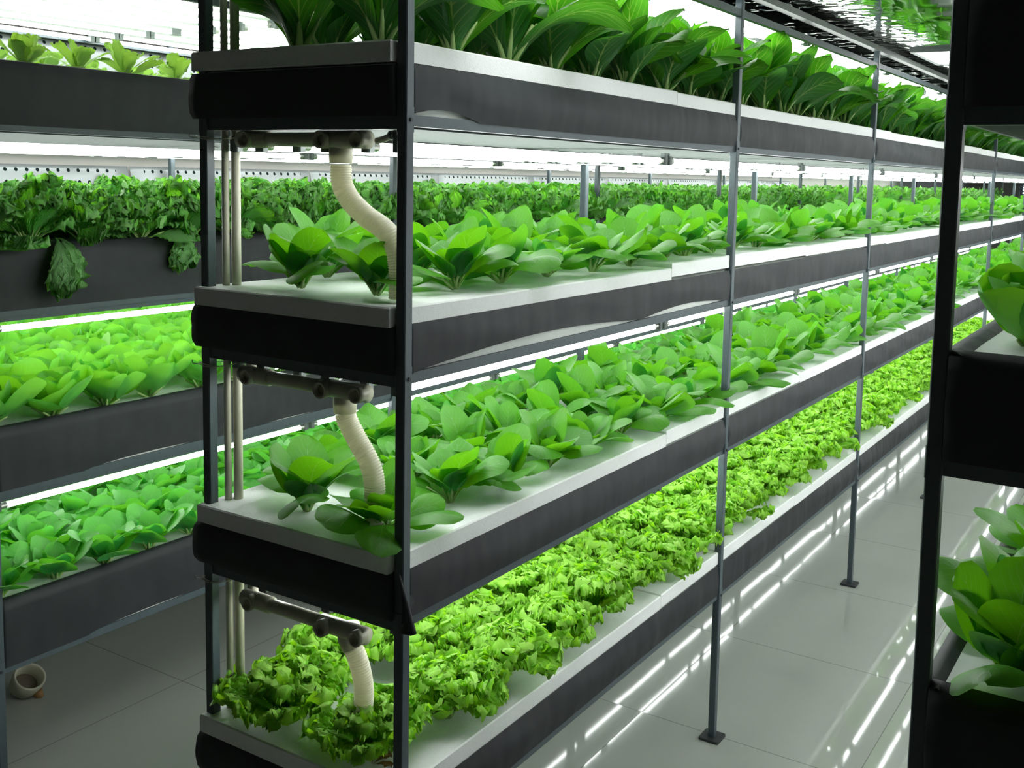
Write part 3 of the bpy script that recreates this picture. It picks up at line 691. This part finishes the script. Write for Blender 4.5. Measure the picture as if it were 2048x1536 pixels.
def bed(kind, rackw, L, spots, rows, zt, nfine, nmax, scale=(.88, 1.1), group=None):
    """spots: (x, y, row index, index along)"""
    sp = sorted(spots, key=lambda s: depth((s[0], s[1], zt)))
    far = []
    for i, (x, y, r, k) in enumerate(sp):
        v = RND.randrange(NV) if kind != 'spoon' else RND.choice((0, 1)) if y < .28 else RND.choice((2, 3, 4, 2, 3, 4, 1)); rz = RND.uniform(0, 6.28); sc = RND.uniform(*scale)
        if i >= nmax: far.append((x, y, v, rz, sc)); continue
        if i < nfine:
            me, st = pmesh(kind, v, 0); o = link(NAME[kind], None, loc=(x, y, zt)); o.rotation_euler = (0, 0, rz); o.scale = (sc,)*3
            link('foliage', me, o); link('stalk_cluster', st, o)
        else:
            me, st = pmesh(kind, v, 1); o = link(NAME[kind], me, loc=(x, y, zt)); o.rotation_euler = (0, 0, rz); o.scale = (sc,)*3
        b = int(y//BAY); kk = sum(1 for s in spots if s[2] == r and s[1] < y and s[1] >= b*BAY)
        pos = '%s from near end' % ORD[k] if k < 8 else '%s past %s post' % (ORD[min(kk, 15)], ORD[b])
        tag(o, '%s, %s %s, %s, %s' % (DESC[kind], rackw, TIERW[L], rows[r], pos), CAT[kind], group)
    if far:
        m = MB(); src = {}
        for (x, y, v, rz, sc) in far:
            if v not in src: src[v] = plant(kind, v*31+len(kind), 2)[0]
            s = src[v]; c, q = math.cos(rz), math.sin(rz); R = np.array([[c, -q, 0], [q, c, 0], [0, 0, 1]])*sc
            V = np.concatenate(s.v) @ R.T+np.array([x, y, zt]); m.add(V, s.f, 0, np.concatenate(s.uvs))
        o = m.obj('distant_'+NAME[kind], kind, None, True)
        tag(o, '%s crop at the far end of the %s, %s' % (DESC[kind], rackw, TIERW[L]), CAT[kind], kind='stuff')
ROW3 = ['aisle-side row', 'middle row', 'back row']
def spots3(x0, x1, ys, ye, pitch, jit=.012, first=None):
    out = []
    for r, fx in enumerate((.185, .51, .83)):
        k = 0; y = ys+(pitch/2 if r == 1 else 0)
        while y < ye:
            out.append((x1-(x1-x0)*fx+RND.uniform(-jit, jit), y+RND.uniform(-jit, jit), r, k)); k += 1; y += pitch
    return out
def override(sp, d):
    return [((*d[(r, k)], r, k) if (r, k) in d else (x, y, r, k)) for (x, y, r, k) in sp]
sp = override(spots3(MX0, MX1, .085, 12.3, .205), {(0, 0): (-.150, .10), (2, 0): (-.385, .105)})
sp = [s for s in sp if not (s[2] == 1 and s[3] == 0)]
bed('romaine', 'centre rack', 'A', sp, ROW3, Z['A']+.160, 45, 400, (.95, 1.18), 'romaine on the top tier')
sp = override(spots3(MX0, MX1, .085, 12.3, .205), {(0, 0): (-.15, .09), (2, 0): (-.365, .088)})
sp = [s for s in sp if not (s[2] == 1 and s[3] == 0)]
bed('spoon', 'centre rack', 'B', sp, ROW3, Z['B']+.160, 50, 400, (.84, 1.04), 'cabbage greens on the second tier')
sp = override(spots3(MX0, MX1, .085, 12.3, .205), {(0, 0): (-.12, .085), (2, 0): (-.35, .09), (0, 1): (-.13, .32)})
sp = [s for s in sp if not (s[2] == 1 and s[3] == 0)]
bed('spoon', 'centre rack', 'C', sp, ROW3, Z['C']+.160, 60, 400, (.86, 1.08), 'cabbage greens on the third tier')
sp = override(spots3(MX0, MX1, .085, 8.0, .215, .010), {(0, 0): (-.16, .08), (2, 0): (-.41, .08)})
sp = [s for s in sp if not (s[2] == 1 and s[3] == 0)]
bed('curly', 'centre rack', 'D', sp, ROW3, Z['D']+.160, 40, 400, (.95, 1.15), 'curly lettuce on the lowest tier')
ROWN = ['aisle row', 'second row', 'third row', 'fourth row', 'fifth row', 'sixth row', 'seventh row', 'last row']
def spotsN(n, ys, ye, pitch, jit=.012, x0=LX0, x1=LX1, ins=.055):
    out = []
    for r in range(n):
        x = x1-ins-(x1-x0-ins*2+.01)*r/(n-1); k = 0; y = ys+(pitch/2 if r % 2 else 0)
        while y < ye: out.append((x+RND.uniform(-jit, jit), y+RND.uniform(-jit, jit), r, k)); k += 1; y += pitch
    return out
bed('pale', 'wall rack', 'A', spotsN(5, .20, 3.2, .16, ins=.10), ROWN, Z['A']+LT['A'], 20, 400, (.7, 1.1), 'pale lettuce on the wall rack')
bed('kale', 'wall rack', 'B', spotsN(8, .16, 16.4, .175, ins=.05), ROWN, Z['B']+LT['B'], 50, 300, (.9, 1.15), 'kale on the wall rack')
bed('round', 'wall rack', 'C', spotsN(8, .03, 2.9, .175), ROWN, Z['C']+LT['C'], 40, 400, (.95, 1.15), 'lettuce on the wall rack third tier')
bed('deep', 'wall rack', 'D', spotsN(8, .04, 16.4, .165), ROWN, Z['D']+LT['D'], 50, 300, (1.0, 1.2), 'greens on the wall rack lowest tier')
bed('spoon', 'near rack', 'C', [(1.09, .13, 0, 0), (1.075, .38, 0, 1), (1.10, .64, 0, 2), (1.29, .20, 1, 0), (1.28, .45, 1, 1)], ['aisle-side row', 'inner row'], Z['C']+.150, 9, 20, (1.08, 1.2), 'greens on the near rack')
bed('round', 'near rack', 'B', [(1.085, .20, 0, 0), (1.10, .50, 0, 1), (1.26, .2, 1, 0)], ['aisle-side row', 'inner row'], Z['B']+.150, 9, 20, (.95, 1.1), 'lettuce on the near rack')
m = MB(); rng = np.random.default_rng(4)
for j in range(3): m.add(*_o(leaf(rng, .045, .011, .5, -.3, .3+j*.9, p_kale, .2, 9, 9, ruf=.003, rfreq=6, z0=.002)))
o = m.obj('withered_leaf', 'dead', None, True); o.location = (-.12, .045, Z['D']+.160)
tag(o, 'small brown withered leaf on the lowest foam board by the near post', 'withered leaf')
# two long kale leaves hanging over the liner
for i, (x, y, L) in enumerate(((-1.47, .225, .17), (-1.47, .635, .12))):
    rng = np.random.default_rng(90+i); m = MB()
    for j in range(3):
        m.add(*_o(leaf(rng, L*(1, .9, .7)[j]*1.25, .042, math.radians(28), math.radians(-112), -.15+.35*j-.2, p_kale, -.1, 27, 24, ruf=.011, rfreq=16, pw=.55, z0=.02)))
    o = m.obj('hanging_kale_leaf', 'kale', None, True); o.location = (x, y, Z['B']+LT['B'])
    tag(o, ['longer frilly kale leaf drooping over the black liner', 'shorter frilly kale leaf drooping over the black liner'][i], 'kale leaf')
